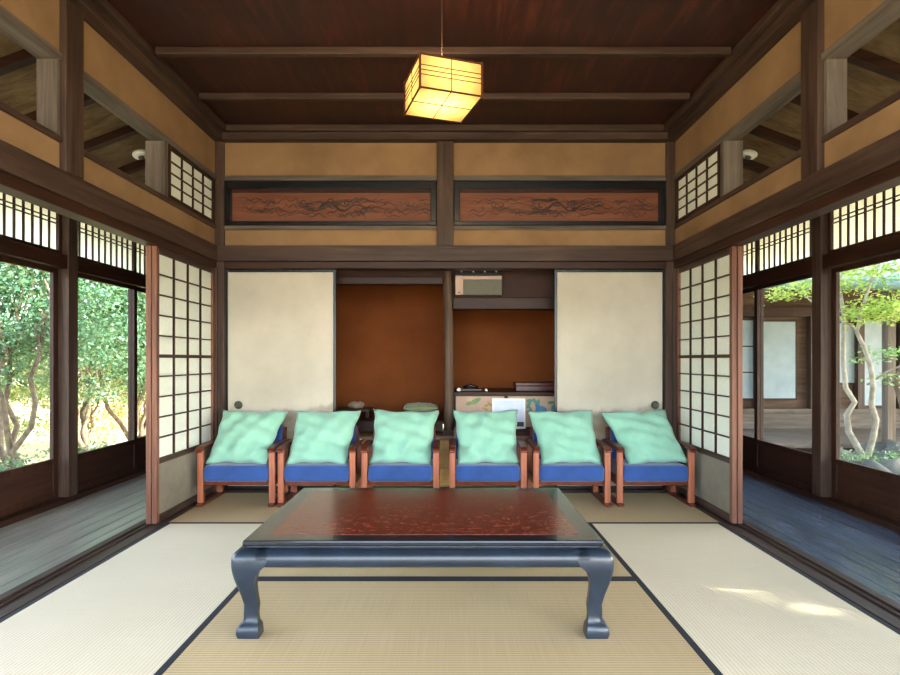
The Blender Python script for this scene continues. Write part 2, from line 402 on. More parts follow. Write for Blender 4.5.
# ------------------------------------------------------------------ fusuma doors
def fusuma(n, x0, x1, hx):
    e = stE('door_%d' % n, ((x0+x1)/2, 4.43, 0)); h = (x1-x0)/2
    B('panel', 'fusuma', (-h+.02, h-.02, -.010, .01, .035, 1.725), parent=e)
    f = MB().box(-h, -h+.022, -.015, .015, .013, 1.744).box(h-.022, h, -.015, .015, .013, 1.744).box(-h+.022, h-.022, -.015, .015, .013, .036).box(-h+.022, h-.022, -.015, .015, 1.722, 1.744)
    f.build('frame', 'black', e, bevel=.002)
    MB().lathe([(.028, .0), (.033, .004), (.033, .008), (.026, .008), (.02, .004), (.0, .004)], 24, (hx-(x0+x1)/2, -.010, .675), 'Y').build('pull', 'pullmetal', e, smooth=False)
M['pullmetal'] = plain('dark bronze', '#3c4038', .4, '#5a6056', 30, metal=.6)
fusuma(1, -1.735, -.862, -1.63)
fusuma(2, .862, 1.735, 1.655)

# ------------------------------------------------------------------ shoji doors
def shoji(n, s, y0, y1, xc):
    e = stE('door_%d' % n, (s*xc, 0, 0)); a, b = -.015, .015
    f = MB().box(a, b, y0, y0+.035, .008, 1.743).box(a, b, y1-.035, y1, .008, 1.743)
    f.build('stiles', 'redZ', e, bevel=.002); f = MB()  # stiles redder than the rails: lit look put into their colour
    f.box(a, b, y0+.035, y1-.035, .008, .055).box(a, b, y0+.035, y1-.035, .375, .41).box(a, b, y0+.035, y1-.035, 1.70, 1.743)
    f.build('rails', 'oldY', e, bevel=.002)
    B('kick_panel', 'kick', (-.006, .006, y0+.035, y1-.035, .055, .375), parent=e)
    g = MB(); ya, yb, za, zb = y0+.035, y1-.035, .41, 1.70; q = (-.014, -.002) if s > 0 else (.002, .014)
    for k in range(1, 4):
        yy = ya+(yb-ya)*k/4; g.box(*q, yy-.0055, yy+.0055, za, zb)
    for k in range(1, 10):
        zz = za+(zb-za)*k/10; hh = .011 if k == 5 else .0045; g.box(q[0]+.001*s*-1*0, q[1], ya, yb, zz-hh, zz+hh)
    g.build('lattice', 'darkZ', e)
    p = (0.0, .0015) if s > 0 else (-.0015, 0)
    B('paper', 'paper', (*p, ya, yb, za, zb), parent=e)
M['kick'] = plain('grey kick board', '#6e675a', .55, '#857e70', 5)
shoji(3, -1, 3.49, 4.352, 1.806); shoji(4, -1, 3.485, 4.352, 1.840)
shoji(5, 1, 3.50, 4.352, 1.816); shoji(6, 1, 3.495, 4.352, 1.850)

# ------------------------------------------------------------------ outer glass doors and barred transoms
def gdoor(n, s, y0, y1, xc):
    e = stE('window_%d' % n, (s*xc, 0, 0)); a, b = -.014, .014
    f = MB().box(a, b, y0, y0+.05, .021, 1.699).box(a, b, y1-.05, y1, .021, 1.699)
    f.box(a, b, y0+.05, y1-.05, .021, .07).box(a, b, y0+.05, y1-.05, .265, .31).box(a, b, y0+.05, y1-.05, 1.665, 1.699)
    f.build('frame', 'darkZ', e, bevel=.002)
    B('kick_panel', 'darkY', (-.006, .006, y0+.05, y1-.05, .07, .265), parent=e)
    B('glass', 'glass', (-.0015, .0015, y0+.05, y1-.05, .31, 1.665), parent=e)
wn = 1
for s in (-1, 1):
    for y in (.53, 2.35, 4.17):
        a, b = y+.053, y+1.82-.053; mid = (a+b)/2
        gdoor(wn, s, a, mid+.025, 2.825); gdoor(wn+1, s, mid-.025, b, 2.856)
        e = stE('window_%d' % (30+wn), (s*2.83, 0, 0)); g = MB(); f = MB()
        f.box(-.015, .015, a, a+.03, 1.801, 2.269).box(-.015, .015, b-.03, b, 1.801, 2.269).box(-.015, .015, a+.03, b-.03, 1.801, 1.83).box(-.015, .015, a+.03, b-.03, 2.24, 2.269).box(-.015, .015, mid-.02, mid+.02, 1.83, 2.24)
        f.build('frame', 'darkZ', e)
        for (p, q) in ((a+.03, mid-.02), (mid+.02, b-.03)):
            for k in range(1, 10):
                yy = p+(q-p)*k/10; g.box(-.006, .006, yy-.006, yy+.006, 1.83, 2.24)
            for zz in (2.025, 2.055): g.box(-.005, .005, p, q, zz-.004, zz+.004)
        g.build('lattice', 'darkZ', e)
        B('frosted_pane', 'frost', ((.008 if s > 0 else -.0095), (.0095 if s > 0 else -.008), a+.03, b-.03, 1.83, 2.24), parent=e)
        wn += 2

# ------------------------------------------------------------------ alcove behind the fusuma
st(B('wall_alcove_back', 'tokowall', (-1.80, 1.80, 5.50, 5.56, .4, 2.2)))
st(B('ceiling_alcove', 'brownwall', (-1.80, 1.80, 4.57, 5.5, 1.98, 2.05)))
st(B('floor_alcove', 'darkX', (-1.80, -.02, 4.66, 5.50, .49, .52), (-.02, 1.80, 4.66, 5.5, .40, .445)))
T('darkX', (-1.79, -.02, 4.60, 4.66, .44, .53)); T('darkX', (.065, 1.79, 4.60, 4.66, .405, .45))
T('darkX', (-1.79, -.02, 4.64, 4.74, 1.66, 1.72)); T('darkX', (.065, 1.79, 4.66, 4.80, 1.455, 1.55))
st(B('wall_alcove_upper', 'brownwall', (.065, 1.79, 4.70, 4.76, 1.55, 1.98), (-1.79, -.02, 4.68, 4.70, 1.72, 1.98)))
st(B('wall_alcove_middle', 'tokowall', (.005, .045, 4.76, 5.5, .45, 1.98)))
e = thing('alcove_post', 'rough barked dark log post between the two alcoves', 'post', (.024, 4.70, .43))
m = MB(); rnd = random.Random(4); k = 14; R = []
for i in range(30):
    z = 1.55*i/29; R.append([((.039+.003*math.sin(3*a*2*PI/k+z*4)+rnd.uniform(-.0015, .0015))*math.cos(2*PI*a/k)+.004*math.sin(z*3), (.039+.003*math.cos(a+z*5))*math.sin(2*PI*a/k), z) for a in range(k)])
m.rings(R)
M['logwood'] = wood('log bark', '#3c2b23', '#75604f', 'Z', .6, bp=.5)
m.build('log', 'logwood', e, smooth=True)
st_base = thing('low_drawer_chest', 'pale wooden low drawers under the alcove floor behind the chairs', 'drawers', (0, 4.60, 0))
B('plinth', 'lightwood', (-1.79, 1.79, -.005, .02, -.04, .022), parent=st_base)
B('carcass', 'lightwood', (-1.79, 1.79, .02, .4, -.044, .40), parent=st_base)
B('top_rail', 'pinkwood', (-1.79, 1.79, -.004, .02, .37, .405), parent=st_base)
for i in range(6):
    x0 = -1.77+.59*i
    for (z0, z1) in ((.03, .14), (.15, .255), (.265, .36)):
        B('drawer', 'lightwood', (x0+.004, x0+.584, -.0, .02, z0, z1), parent=st_base, bevel=.003)
# wall cabinet with painted doors
cab = thing('painted_cabinet', 'low alcove cabinet with dark top and painted flower doors', 'cabinet', (.93, 4.78, .446))
B('body', 'darkX', (-.86, .86, .02, .70, 0, .285), parent=cab)
B('top_board', 'darkX', (-.865, .865, -.02, .71, .285, .31), parent=cab, bevel=.003)
M['doorpaper'] = plain('pinkish painted paper', '#a88a76', .7, '#bfa08a', 5)
for i, (a, b) in enumerate(((-.85, -.42), (-.405, .03), (.045, .85))):
    d = B('door', 'doorpaper', (a+.008, b-.008, .0, .02, .012, .275), parent=cab)
    B('door_frame', 'darkX', (a, a+.008, -.004, .02, .004, .283), (b-.008, b, -.004, .02, .004, .283), (a+.008, b-.008, -.004, .02, .004, .012), (a+.008, b-.008, -.004, .02, .275, .283), parent=d)
def leafpoly(m, x, z, l, w_, a, y):
    n = 10; P = []
    for i in range(n):
        t = i/n*2*PI; u = l*math.cos(t); v = w_*math.sin(t)*(1-.35*math.cos(t)); P.append((x+u*math.cos(a)-v*math.sin(a), z+u*math.sin(a)+v*math.cos(a)))
    m.rings([[(p, y, q) for p, q in P], [(p, y+.0015, q) for p, q in P]])
M['pgreen'] = plain('green pigment', '#5f7a4a', .7, '#7a8f5c'); M['pblue'] = plain('blue pigment', '#2f5f8c', .7, '#4a86a8'); M['pteal'] = plain('teal pigment', '#3f7a6a', .7, '#5c9480'); M['pochre'] = plain('ochre pigment', '#a08040', .7, '#b08a50')
rnd = random.Random(5)
mg, mb_, mt, mo = MB(), MB(), MB(), MB()
leafpoly(mg, -.67, .235, .05, .022, .5, -.002); leafpoly(mg, -.72, .215, .04, .016, .2, -.0045)
for i in range(8): leafpoly(mo, -.60+.16*rnd.random(), .12+.10*rnd.random(), .03, .009, rnd.random()*3, -.002-.0003*i)
for i in range(14): leafpoly(mt, -.22+.26*rnd.random(), .12+.12*rnd.random(), .035, .014, rnd.random()*3, -.0022-.0003*i)
for i in range(7): leafpoly(mb_, -.16+.18*rnd.random(), .13+.07*rnd.random(), .035, .02, rnd.random()*3, -.007-.0003*i)
mg.build('painted_leaf', 'pgreen', cab); mo.build('painted_blossom', 'pochre', cab); mt.build('painted_foliage', 'pteal', cab); mb_.build('painted_flower', 'pblue', cab)
# sign in front of the cabinet
sg = thing('notice_board', 'white notice sheet with dark strip leaning on the painted cabinet', 'notice', (.535, 4.715, .451)); sg.rotation_euler = (-.13, 0, 0)
B('sheet', 'signwhite' if 'signwhite' in M else 'white', (-.14, .14, 0, .006, 0, .255), parent=sg)
M['navy'] = plain('dark navy print', '#14283a', .5)
M['picgrey'] = plain('pale blue print', '#c2cbe0', .5, '#dde2ee', 6)
B('dark_strip', 'navy', (-.125, .125, -.001, 0, .018, .058), parent=sg)
B('picture', 'picgrey', (-.125, .125, -.001, 0, .065, .24), parent=sg)
# things on the cabinet top
bx = thing('lacquer_box', 'long flat dark maroon box on the right of the cabinet top', 'box', (.79, 5.02, .757))
M['maroon'] = plain('maroon lacquer', '#3a1512', .35, '#4a1d18')
B('body', 'maroon', (-.17, .17, -.1, .1, 0, .045), parent=bx, bevel=.004); B('lid', 'maroon', (-.175, .175, -.105, .105, .045, .075), parent=bx, bevel=.005)
ik = thing('ink_tray', 'small dark tray of odds and ends on the cabinet top near post', 'tray', (.22, 5.0, .757))
B('tray', 'black', (-.10, .10, -.07, .07, 0, .018), parent=ik, bevel=.003)
MB().tube([(-.06, .0, .03), (.0, .01, .045), (.07, -.01, .03)], [.012, .016, .008], 8).build('brush', 'black', ik, smooth=True)
tag(MB().lathe([(.012, 0), (.02, .008), (.021, .02), (.013, .03), (.0, .03)], 14).build('white_figure', 'white', loc=(.115, 4.86, .757), smooth=True), 'tiny white ornament at the left end of the cabinet top', 'ornament')
tag(MB().lathe([(.008, 0), (.012, .006), (.010, .02), (.0, .022)], 12).build('white_button', 'white', loc=(.355, 4.9, .757), smooth=True), 'tiny pale knob of an ornament right of the dark tray', 'ornament')
# unit above the right alcove
u = thing('wall_speaker', 'grey-green box unit with pale left strip above right alcove beam', 'speaker', (.275, 4.62, 1.565))
M['beige'] = plain('aged beige plastic', '#a88a78', .5, '#b39684'); M['grille'] = plain('grey green grille', '#4e4c3c', .6, '#5a584a', 90)
B('case', 'grille', (-.195, .195, 0, .06, 0, .165), parent=u, bevel=.006)
B('control_strip', 'beige', (-.192, -.128, -.006, 0, .004, .160), parent=u, bevel=.002)
B('top_lip', 'beige', (-.128, .19, -.004, .0, .130, .158), parent=u, bevel=.002)
B('grille', 'grille', (-.122, .185, -.005, .0, .008, .126), parent=u)
MB().lathe([(.009, 0), (.009, .004), (0, .004)], 12, (-.16, -.006, .022), 'Y').build('knob', 'black', u)
B('bracket', 'black', (-.185, .175, .0, .06, .168, .215), parent=u)
for i in range(4): MB().lathe([(.006, 0), (.006, .003), (0, .003)], 10, (-.14+.095*i, -.0, .195), 'Y').build('screw', 'white', u)

# ------------------------------------------------------------------ cushion meshes
def pillow_mb(w_, h_, th, seed=0, n=22, pinch=.07, wr=.006):
    rnd = random.Random(seed); ph = [rnd.random()*6 for _ in range(8)]; m = MB()
    def P(i, j, sd):
        u, v = 2*i/n-1, 2*j/n-1
        x = u*w_/2*(1-pinch*(1-v*v)); z = v*h_/2*(1-pinch*(1-u*u))
        b = (max(0, (1-u**2))*max(0, (1-v**2)))**.42
        edge = (1-b)
        wv = wr*(math.sin(7*u+4*v+ph[0])*math.sin(9*v-3*u+ph[1])+.7*math.sin(15*u*v+ph[2])*b+.8*math.sin(22*(u-v)+ph[3])*max(0, abs(u)-.3)*edge)
        return (x+.004*math.sin(9*v+ph[4]), sd*(th/2*b)+wv*(b > 0)*min(1, b*2), z+.005*math.sin(7*u+ph[5]))
    idx = {}
    for sd in (-1, 1):
        for i in range(n+1):
            for j in range(n+1):
                if sd == 1 and (i in (0, n) or j in (0, n)): idx[(i, j, 1)] = idx[(i, j, -1)]; continue
                idx[(i, j, sd)] = len(m.v); m.v.append(P(i, j, sd))
    for sd in (-1, 1):
        for i in range(n):
            for j in range(n):
                m.f.append((idx[i, j, sd], idx[i+1, j, sd], idx[i+1, j+1, sd], idx[i, j+1, sd]))
    return m
def flat_cushion(name, label, loc, w_, d_, th, mat, seed, rz=0, group=None):
    m = pillow_mb(w_, d_, th, seed, pinch=.02); m.v = [(x, z, y+th/2) for x, y, z in m.v]
    o = m.build(name, mat, smooth=True, loc=loc); o.rotation_euler = (0, 0, rz)
    return tag(o, label, 'cushion', group)
flat_cushion('floor_cushion', 'dull green cushion on top of the pile in the left alcove', (-.22, 4.95, .578), .30, .34, .068, 'olive', 3, .05, 'cushions piled in the left alcove')
flat_cushion('floor_cushion', 'dull green cushion under another in the left alcove pile', (-.22, 4.95, .518), .32, .34, .066, 'olive', 4, -.04, 'cushions piled in the left alcove')
M['khaki'] = fabric('faded khaki cloth', '#7d6a52', '#97846a')
flat_cushion('small_cushion', 'small faded khaki cushion alone in the left alcove corner', (-.80, 5.02, .60), .13, .16, .055, 'khaki', 5)
tag(B('stool', 'darkX', (-.98, -.66, 4.88, 5.16, .578, .60), (-.97, -.94, 4.9, 5.14, .52, .578), (-.70, -.67, 4.9, 5.14, .52, .578), bevel=.003), 'small dark stand under the khaki cushion in the alcove', 'stand')

# ------------------------------------------------------------------ tatami mats
def mat_(x0, x1, y0, y1, long, label):
    cx, cy = (x0+x1)/2, (y0+y1)/2; a, b = (x1-x0)/2-.001, (y1-y0)/2-.001
    e = thing('tatami_mat', label, 'tatami mat', (cx, cy, -.044), group='tatami mats')
    if long == 'Y':
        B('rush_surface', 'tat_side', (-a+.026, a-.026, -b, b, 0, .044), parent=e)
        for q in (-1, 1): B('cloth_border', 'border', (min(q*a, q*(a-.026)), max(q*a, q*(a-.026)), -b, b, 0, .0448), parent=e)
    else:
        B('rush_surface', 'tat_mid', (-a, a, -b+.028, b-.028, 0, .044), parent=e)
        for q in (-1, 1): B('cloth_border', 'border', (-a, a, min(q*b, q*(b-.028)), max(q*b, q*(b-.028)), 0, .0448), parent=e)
mat_(-1.75, 0, 3.525, 4.37, 'X', 'tan tatami mat under the three left chairs')
mat_(0, 1.75, 3.525, 4.37, 'X', 'tan tatami mat under the three right chairs')
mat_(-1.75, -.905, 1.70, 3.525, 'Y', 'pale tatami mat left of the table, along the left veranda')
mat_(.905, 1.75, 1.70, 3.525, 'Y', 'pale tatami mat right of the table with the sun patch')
mat_(-.905, .905, 2.635, 3.525, 'X', 'tan tatami mat under the back of the table')
mat_(-.905, .905, 1.745, 2.635, 'X', 'tan tatami mat in front of the table, nearest the camera')
mat_(-.905, .905, .855, 1.745, 'X', 'tan tatami mat just short of the picture')
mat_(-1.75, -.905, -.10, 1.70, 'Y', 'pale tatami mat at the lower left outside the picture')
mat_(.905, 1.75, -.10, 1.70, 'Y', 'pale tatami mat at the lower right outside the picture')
mat_(-.905, .905, -.035, .855, 'X', 'tan tatami mat below the camera')
mat_(-1.75, 1.75, -1.1, -.1, 'X', 'tan tatami mat behind the camera'); mat_(-1.75, 1.75, -2.15, -1.1, 'X', 'tan tatami mat by the open garden side')

# ------------------------------------------------------------------ table
tb = thing('low_table', 'blue-black lacquered low table with red burl top and curved legs', 'low table', (-.063, 2.52, 0))
hx, hy, H = .673, .437, .358
B('tabletop', 'tbltop', (-hx, hx, -hy, hy, H-.022, H-.001), parent=tb, bevel=.006)
B('inlay_panel', 'burl', (-hx+.078, hx-.078, -hy+.075, hy-.07, H-.004, H), parent=tb)
B('waist', 'tbl', (-hx+.012, hx-.012, -hy+.012, hy-.012, H-.032, H-.022), parent=tb, bevel=.003)
# apron: bulging profile
prof = [(0.000, H-.030), (.014, H-.033), (.025, H-.040), (.032, H-.050), (.035, H-.062), (.034, H-.075), (.030, H-.085), (.022, H-.092), (.008, H-.094), (-.006, H-.092), (-.006, H-.030)]
def apron(side_):
    m = MB(); R = []
    L = (hx if side_ in 'FB' else hy)-.06
    for t in (-1, 1):
        ring = []
        for d, z in prof:
            if side_ == 'F': ring.append((t*L, -hy-d+.002, z))
            if side_ == 'B': ring.append((t*L, hy+d-.002, z))
            if side_ == 'L': ring.append((-hx-d+.002, t*L, z))
            if side_ == 'R': ring.append((hx+d-.002, t*L, z))
        R.append(ring)
    return m.rings(R)
for q in 'FBLR': apron(q).build('apron', 'tbl', tb, smooth=True).data.set_sharp_from_angle(angle=.9)
# cabriole leg: (z, outer offset beyond the top edge, thickness)
LV = [(H-.030, .000, .09), (H-.033, .014, .105), (H-.040, .025, .12), (H-.050, .032, .13), (H-.062, .035, .135), (H-.075, .036, .135), (H-.088, .036, .125), (H-.102, .035, .108), (H-.12, .032, .092),
      (.215, .027, .080), (.19, .020, .071), (.155, .010, .063), (.115, .001, .058), (.080, .002, .056), (.058, .002, .058), (.047, .010, .067), (.038, .018, .080), (.016, .021, .086), (.0, .017, .082)]
def leg(sx, sy):
    R = []
    for z, o, th in LV:
        ox, oy = hx+o-.002, hy+o-.002; r = .018 if z > .05 else .008
        pts = [(ox-r, oy), (ox-r*.3, oy-r*.3), (ox, oy-r), (ox, oy-th), (ox-th*.55, oy-th*.9) if z > .05 else (ox-th, oy-th), (ox-th, oy-th*.55) if z > .05 else (ox-th, oy-th*.5), (ox-th, oy)]
        if z > .05: pts = [(ox-r, oy), (ox-r*.3, oy-r*.3), (ox, oy-r), (ox, oy-th), (ox-th*.5, oy-th), (ox-th, oy-th*.5), (ox-th, oy)]
        else: pts = [(ox-r, oy), (ox-r*.3, oy-r*.3), (ox, oy-r), (ox, oy-th), (ox-th*.7, oy-th), (ox-th, oy-th*.7), (ox-th, oy)]
        R.append([(sx*a, sy*b, z) for a, b in pts])
    return MB().rings(R)
for sx in (-1, 1):
    for sy in (-1, 1): leg(sx, sy).build('leg', 'tbl', tb, smooth=True).data.set_sharp_from_angle(angle=.9)

# ------------------------------------------------------------------ chairs
def make_chair():
    e = thing('low_armchair', 'x', 'armchair', group='low blue armchairs in a row by the sliding doors')
    for s in (-1, 1):
        x = s*.252
        m = MB().box(x-.021, x+.021, -.205, -.175, .022, .395); m.build('front_leg', 'chair', e, bevel=.005)
        R = [[(x-.02, .135-.012, .022), (x+.02, .135-.012, .022), (x+.02, .165, .022), (x-.02, .165, .022)], [(x-.02, .125, .392), (x+.02, .125, .392), (x+.02, .16, .392), (x-.02, .16, .392)]]
        MB().rings(R).build('rear_leg', 'chair', e, bevel=.004)
        pts = [(x, -.235, .385), (x, -.228, .398), (x, -.20, .407), (x, -.12, .414), (x, .0, .418), (x, .12, .415), (x, .2, .408)]
        MB().sweep_flat(pts, [.042, .046, .05, .05, .05, .046, .042], .022).build('armrest', 'arm', e, bevel=.004)
        B('floor_rail', 'arm', (x-.022, x+.022, -.225, .195, 0, .022), parent=e, bevel=.006)
        B('side_rail', 'arm', (x-.012, x+.012, -.175, .125, .14, .185), parent=e, bevel=.003)
    B('seat_frame', 'arm', (-.25, .25, -.17, -.145, .14, .18), (-.25, .25, .10, .125, .14, .18), parent=e, bevel=.003)
    m = MB(); n = 10
    sc_ = MB().box(-.229, .229, -.222, .12, .172, .288).build('seat_cushion', 'blue', e, bevel=.028, smooth=True); sc_.modifiers['bevel'].segments = 5
    R = [[(-.225, .06, .25), (.225, .06, .25), (.225, .13, .25), (-.225, .13, .25)], [(-.225, .125, .545), (.225, .125, .545), (.225, .19, .545), (-.225, .19, .545)]]
    b = MB().rings(R).build('back_cushion', 'blue', e, bevel=.028, smooth=True); b.modifiers['bevel'].segments = 5
    B('back_frame', 'arm', (-.24, .24, .165, .185, .30, .34), (-.24, .24, .19, .21, .47, .51), (-.24, -.215, .165, .20, .14, .50), (.215, .24, .165, .20, .14, .50), parent=e, bevel=.003)
    return e
ordn = ['leftmost low wooden armchair with blue seat, by the left paper screen', 'second low blue armchair from the left screen', 'third low blue armchair, left of the log post',
        'fourth low blue armchair, right of the log post', 'second low blue armchair from the right screen', 'rightmost low wooden armchair with blue seat, by the right paper screen']
cx = [-1.469, -.904, -.3125, .306, .897, 1.488]; rz = [.0, .01, 0, 0, -.0, -.0]
ch = make_chair()
pil = [  # tilt in the picture plane, offset x
    (.15, .01), (.11, .008), (.05, .008), (.0, .002), (-.11, -.01), (-.27, -.015)]
plab = ['mint green cushion on the leftmost chair, leaning left', 'mint green cushion on the second chair from the left', 'mint green cushion on the chair left of the log post',
        'mint green cushion on the chair right of the log post', 'mint green cushion on the second chair from the right', 'mint green cushion on the rightmost chair, slumped to the right']
for i in range(6):
    c = ch if i == 0 else dup(ch, (cx[i], 4.145, 0), rz[i])
    c.location = (cx[i], 4.145, 0); c.rotation_euler = (0, 0, rz[i]); c['label'] = ordn[i]
for i in range(6):
    tl, ox = pil[i]; m = pillow_mb(.465, .43, .13, 20+i, pinch=.075, wr=.013); m.v = [(x*(1+.12*z/.43)+tl*z, y, z) for x, y, z in m.v]
    o = m.build('throw_pillow', 'mint', smooth=True, loc=(cx[i]+ox, 4.145-.035, .30+.168))
    o.rotation_euler = (-.52, (.02, .0, .02, -.01, -.01, -.04)[i], 0); tag(o, plab[i], 'cushion', 'mint green cushions on the chairs')

# ------------------------------------------------------------------ pendant lamp
lx, ly = .0, 2.50
lp = thing('pendant_lamp', 'square paper pendant lamp glowing warm under the ceiling', 'lamp', (lx+.002, ly, 2.165), math.radians(18))
def lampmat():
    m, t, b, o = newmat('glowing lamp paper')
    tc = t.nodes.new('ShaderNodeTexCoord'); 
    n = noise(t, coords(t, (1, 1, 1)), 30, 5)
    g = t.nodes.new('ShaderNodeTexGradient'); g.gradient_type = 'QUADRATIC_SPHERE'
    mp = t.nodes.new('ShaderNodeMapping'); mp.inputs['Scale'].default_value = (4.2, 4.2, 4.2); mp.inputs['Location'].default_value = (0, 0, -.3)
    t.links.new(tc.outputs['Object'], mp.inputs[0]); t.links.new(mp.outputs[0], g.inputs[0])
    b.inputs['Base Color'].default_value = lin('#8a6a38'); b.inputs['Transmission Weight'].default_value = 0
    c = mixc(t, ramp(t, n, [(.3, 0.0), (.7, .35)]), '#efb24c', '#ffda8c')
    t.links.new(c, b.inputs['Emission Color'])
    mm = t.nodes.new('ShaderNodeMath'); mm.operation = 'MULTIPLY_ADD'; mm.inputs[1].default_value = 3.4; mm.inputs[2].default_value = .10
    t.links.new(g.outputs['Fac'], mm.inputs[0]); t.links.new(mm.outputs[0], b.inputs['Emission Strength'])
    return m
M['lamp'] = lampmat()
a, hh = .135, .14
M['lampwood'] = wood('lamp frame wood', '#3a1e12', '#5c3420', 'Z', .5)
B('shade', 'lamp', (-a, a, -a, -a+.002, 0, hh), (-a, a, a-.002, a, 0, hh), (-a, -a+.002, -a+.002, a-.002, 0, hh), (a-.002, a, -a+.002, a-.002, 0, hh), (-a+.002, a-.002, -a+.002, a-.002, .004, .006), parent=lp)
f = MB(); q = a+.003
for sx in (-1, 1):
    for sy in (-1, 1): f.box(sx*q-.004, sx*q+.004, sy*q-.004, sy*q+.004, -.006, hh+.006)
for z in (0, hh):
    for s in (-1, 1): f.box(-q, q, s*q-.003, s*q+.003, z-.003, z+.003).box(s*q-.003, s*q+.003, -q, q, z-.003, z+.003)
for s in (-1, 1):
    for z in (.055, .075, .095): f.box(-q, q, s*q-.0015, s*q+.0015, z-.0012, z+.0012).box(s*q-.0015, s*q+.0015, -q, q, z-.0012, z+.0012)
    f.box(-.0015, .0015, s*q-.0015, s*q+.0015, 0, hh).box(s*q-.0015, s*q+.0015, -.0015, .0015, 0, hh)
f.box(-.0015, .0015, -q, q, .0, .003).box(-q, q, -.0015, .0015, .0, .003)
f.build('frame', 'lampwood', lp)
MB().tube([(0, 0, hh), (0, 0, 2.836-2.165)], .0025, 6).build('cord', 'oldZ', lp)
B('cross_bar', 'lampwood', (-a, a, -.006, .006, hh-.004, hh+.004), parent=lp)
MB().lathe([(.045, 2.80-2.165), (.045, 2.836-2.165), (0, 2.836-2.165)], 20).build('ceiling_rose', 'white', lp)
pl = bpy.data.lights.new('lamp_bulb', 'POINT'); pl.energy = 5; pl.color = (1, .68, .34); pl.shadow_soft_size = .05
po = bpy.data.objects.new('lamp_bulb', pl); C.objects.link(po); po.parent = lp; po.location = (0, 0, hh+.05)

# ------------------------------------------------------------------ smoke detectors on the veranda ceilings
for s, lab in ((-1, 'round white smoke detector on the left veranda ceiling'), (1, 'round white smoke detector on the right veranda ceiling')):
    x = 2.25; z = 2.69-.38*(x-1.9)
    e = thing('smoke_detector', lab, 'smoke detector', (s*x, 4.13, z)); e.rotation_euler = (0, s*math.atan(.38), 0)
    MB().lathe([(.052, 0), (.055, -.012), (.045, -.03), (.0, -.032)], 24).build('housing', 'white', e, smooth=True)
    MB().lathe([(.022, -.03), (.02, -.044), (.0, -.046)], 16).build('sensor', 'grille', e, smooth=True)

# ------------------------------------------------------------------ gardens
def fast_mesh(name, V, Fq, mat, parent):
    me = bpy.data.meshes.new(name); nv, nf = len(V), len(Fq); k = Fq.shape[1]
    me.vertices.add(nv); me.vertices.foreach_set('co', V.astype(np.float32).ravel())
    me.loops.add(nf*k); me.loops.foreach_set('vertex_index', Fq.astype(np.int32).ravel())
    me.polygons.add(nf); me.polygons.foreach_set('loop_start', np.arange(0, nf*k, k, dtype=np.int32))
    me.update(calc_edges=True); me.materials.append(M[mat])
    o = bpy.data.objects.new(name, me); C.objects.link(o); o.parent = parent; return o
def leaf_pts(rng, P, size, flat=0.0):
    n = len(P); d = rng.normal(size=(n, 3)); d[:, 2] *= (1-flat); d /= np.linalg.norm(d, axis=1)[:, None]
    r = rng.normal(size=(n, 3)); r[:, 2] *= (1-flat); r -= d*(r*d).sum(1)[:, None]; r /= np.linalg.norm(r, axis=1)[:, None]
    L = size*(.6+.8*rng.random((n, 1))); W = L*.5
    V = np.stack([P-d*L/2, P+r*W/2, P+d*L/2, P-r*W/2], 1).reshape(-1, 3)
    return V, np.arange(n*4).reshape(-1, 4)
def blobs(rng, c, R, nb, per, br, squash=.6):
    q = rng.normal(size=(nb, 3)); q /= np.linalg.norm(q, axis=1)[:, None]; q *= (rng.random((nb, 1))**.45); cen = np.array(c)+q*np.array(R)
    p = rng.normal(size=(nb, per, 3))*br*.5; p[..., 2] *= squash
    return (cen[:, None]+p).reshape(-1, 3), cen
def tree(name, label, cat, base, stems, crown, R, nb, per, br, size, mat, seed, group=None, bark='bark', flat=.2, keep=None, limbs=True):
    e = thing(name, label, cat, base, group=group); rng = np.random.default_rng(seed); rnd = random.Random(seed)
    P, cen = blobs(rng, crown, R, nb, per, br)
    if keep is not None: P = P[keep(P+np.array(base))]
    V, F = leaf_pts(rng, P, size, flat); fast_mesh('foliage', V, F, mat, e)
    m = MB()
    for st_ in stems:
        m.tube([p[:3] for p in st_], [p[3] for p in st_], 8)
        if limbs:
            tip = Vector(st_[-1][:3]); mid = Vector(st_[max(1, len(st_)*2//3)][:3])
            for k in range(5):
                t = Vector(cen[rnd.randrange(len(cen))]); m0 = (mid+t)/2+Vector((rnd.uniform(-.1, .1), rnd.uniform(-.1, .1), .05))
                r0 = st_[-1][3]; m.tube([mid, m0, t], [r0*.8, r0*.5, r0*.2], 6)
    m.build('trunk', bark, e, smooth=True); return e
def stem(pts, r0, r1):
    n = len(pts); return [(*p, r0+(r1-r0)*i/(n-1)) for i, p in enumerate(pts)]
def wob(rnd, h, dx, dy, n=7, a=.05):
    return [(dx*i/n+rnd.uniform(-a, a)*(i > 0), dy*i/n+rnd.uniform(-a, a)*(i > 0), h*i/n) for i in range(n+1)]
rnd = random.Random(11)
G = 'evergreen trees outside the left glass doors'
L = [((-4.75, 6.15), (-.1, .1, 2.5), (1.0, 1.1, 1.25), 'multi-stemmed evergreen tree seen through the leftmost pane'),
     ((-5.0, 7.7), (.1, .1, 2.4), (.9, 1.1, 1.4), 'evergreen tree just left of the glazed veranda post'),
     ((-4.9, 8.2+.6), (.2, .2, 2.3), (1.0, 1.0, 1.5), 'evergreen tree seen right of the veranda post'),
     ((-5.6, 10.8), (.2, .1, 2.5), (1.3, 1.3, 1.7), 'evergreen tree farthest back on the left')]
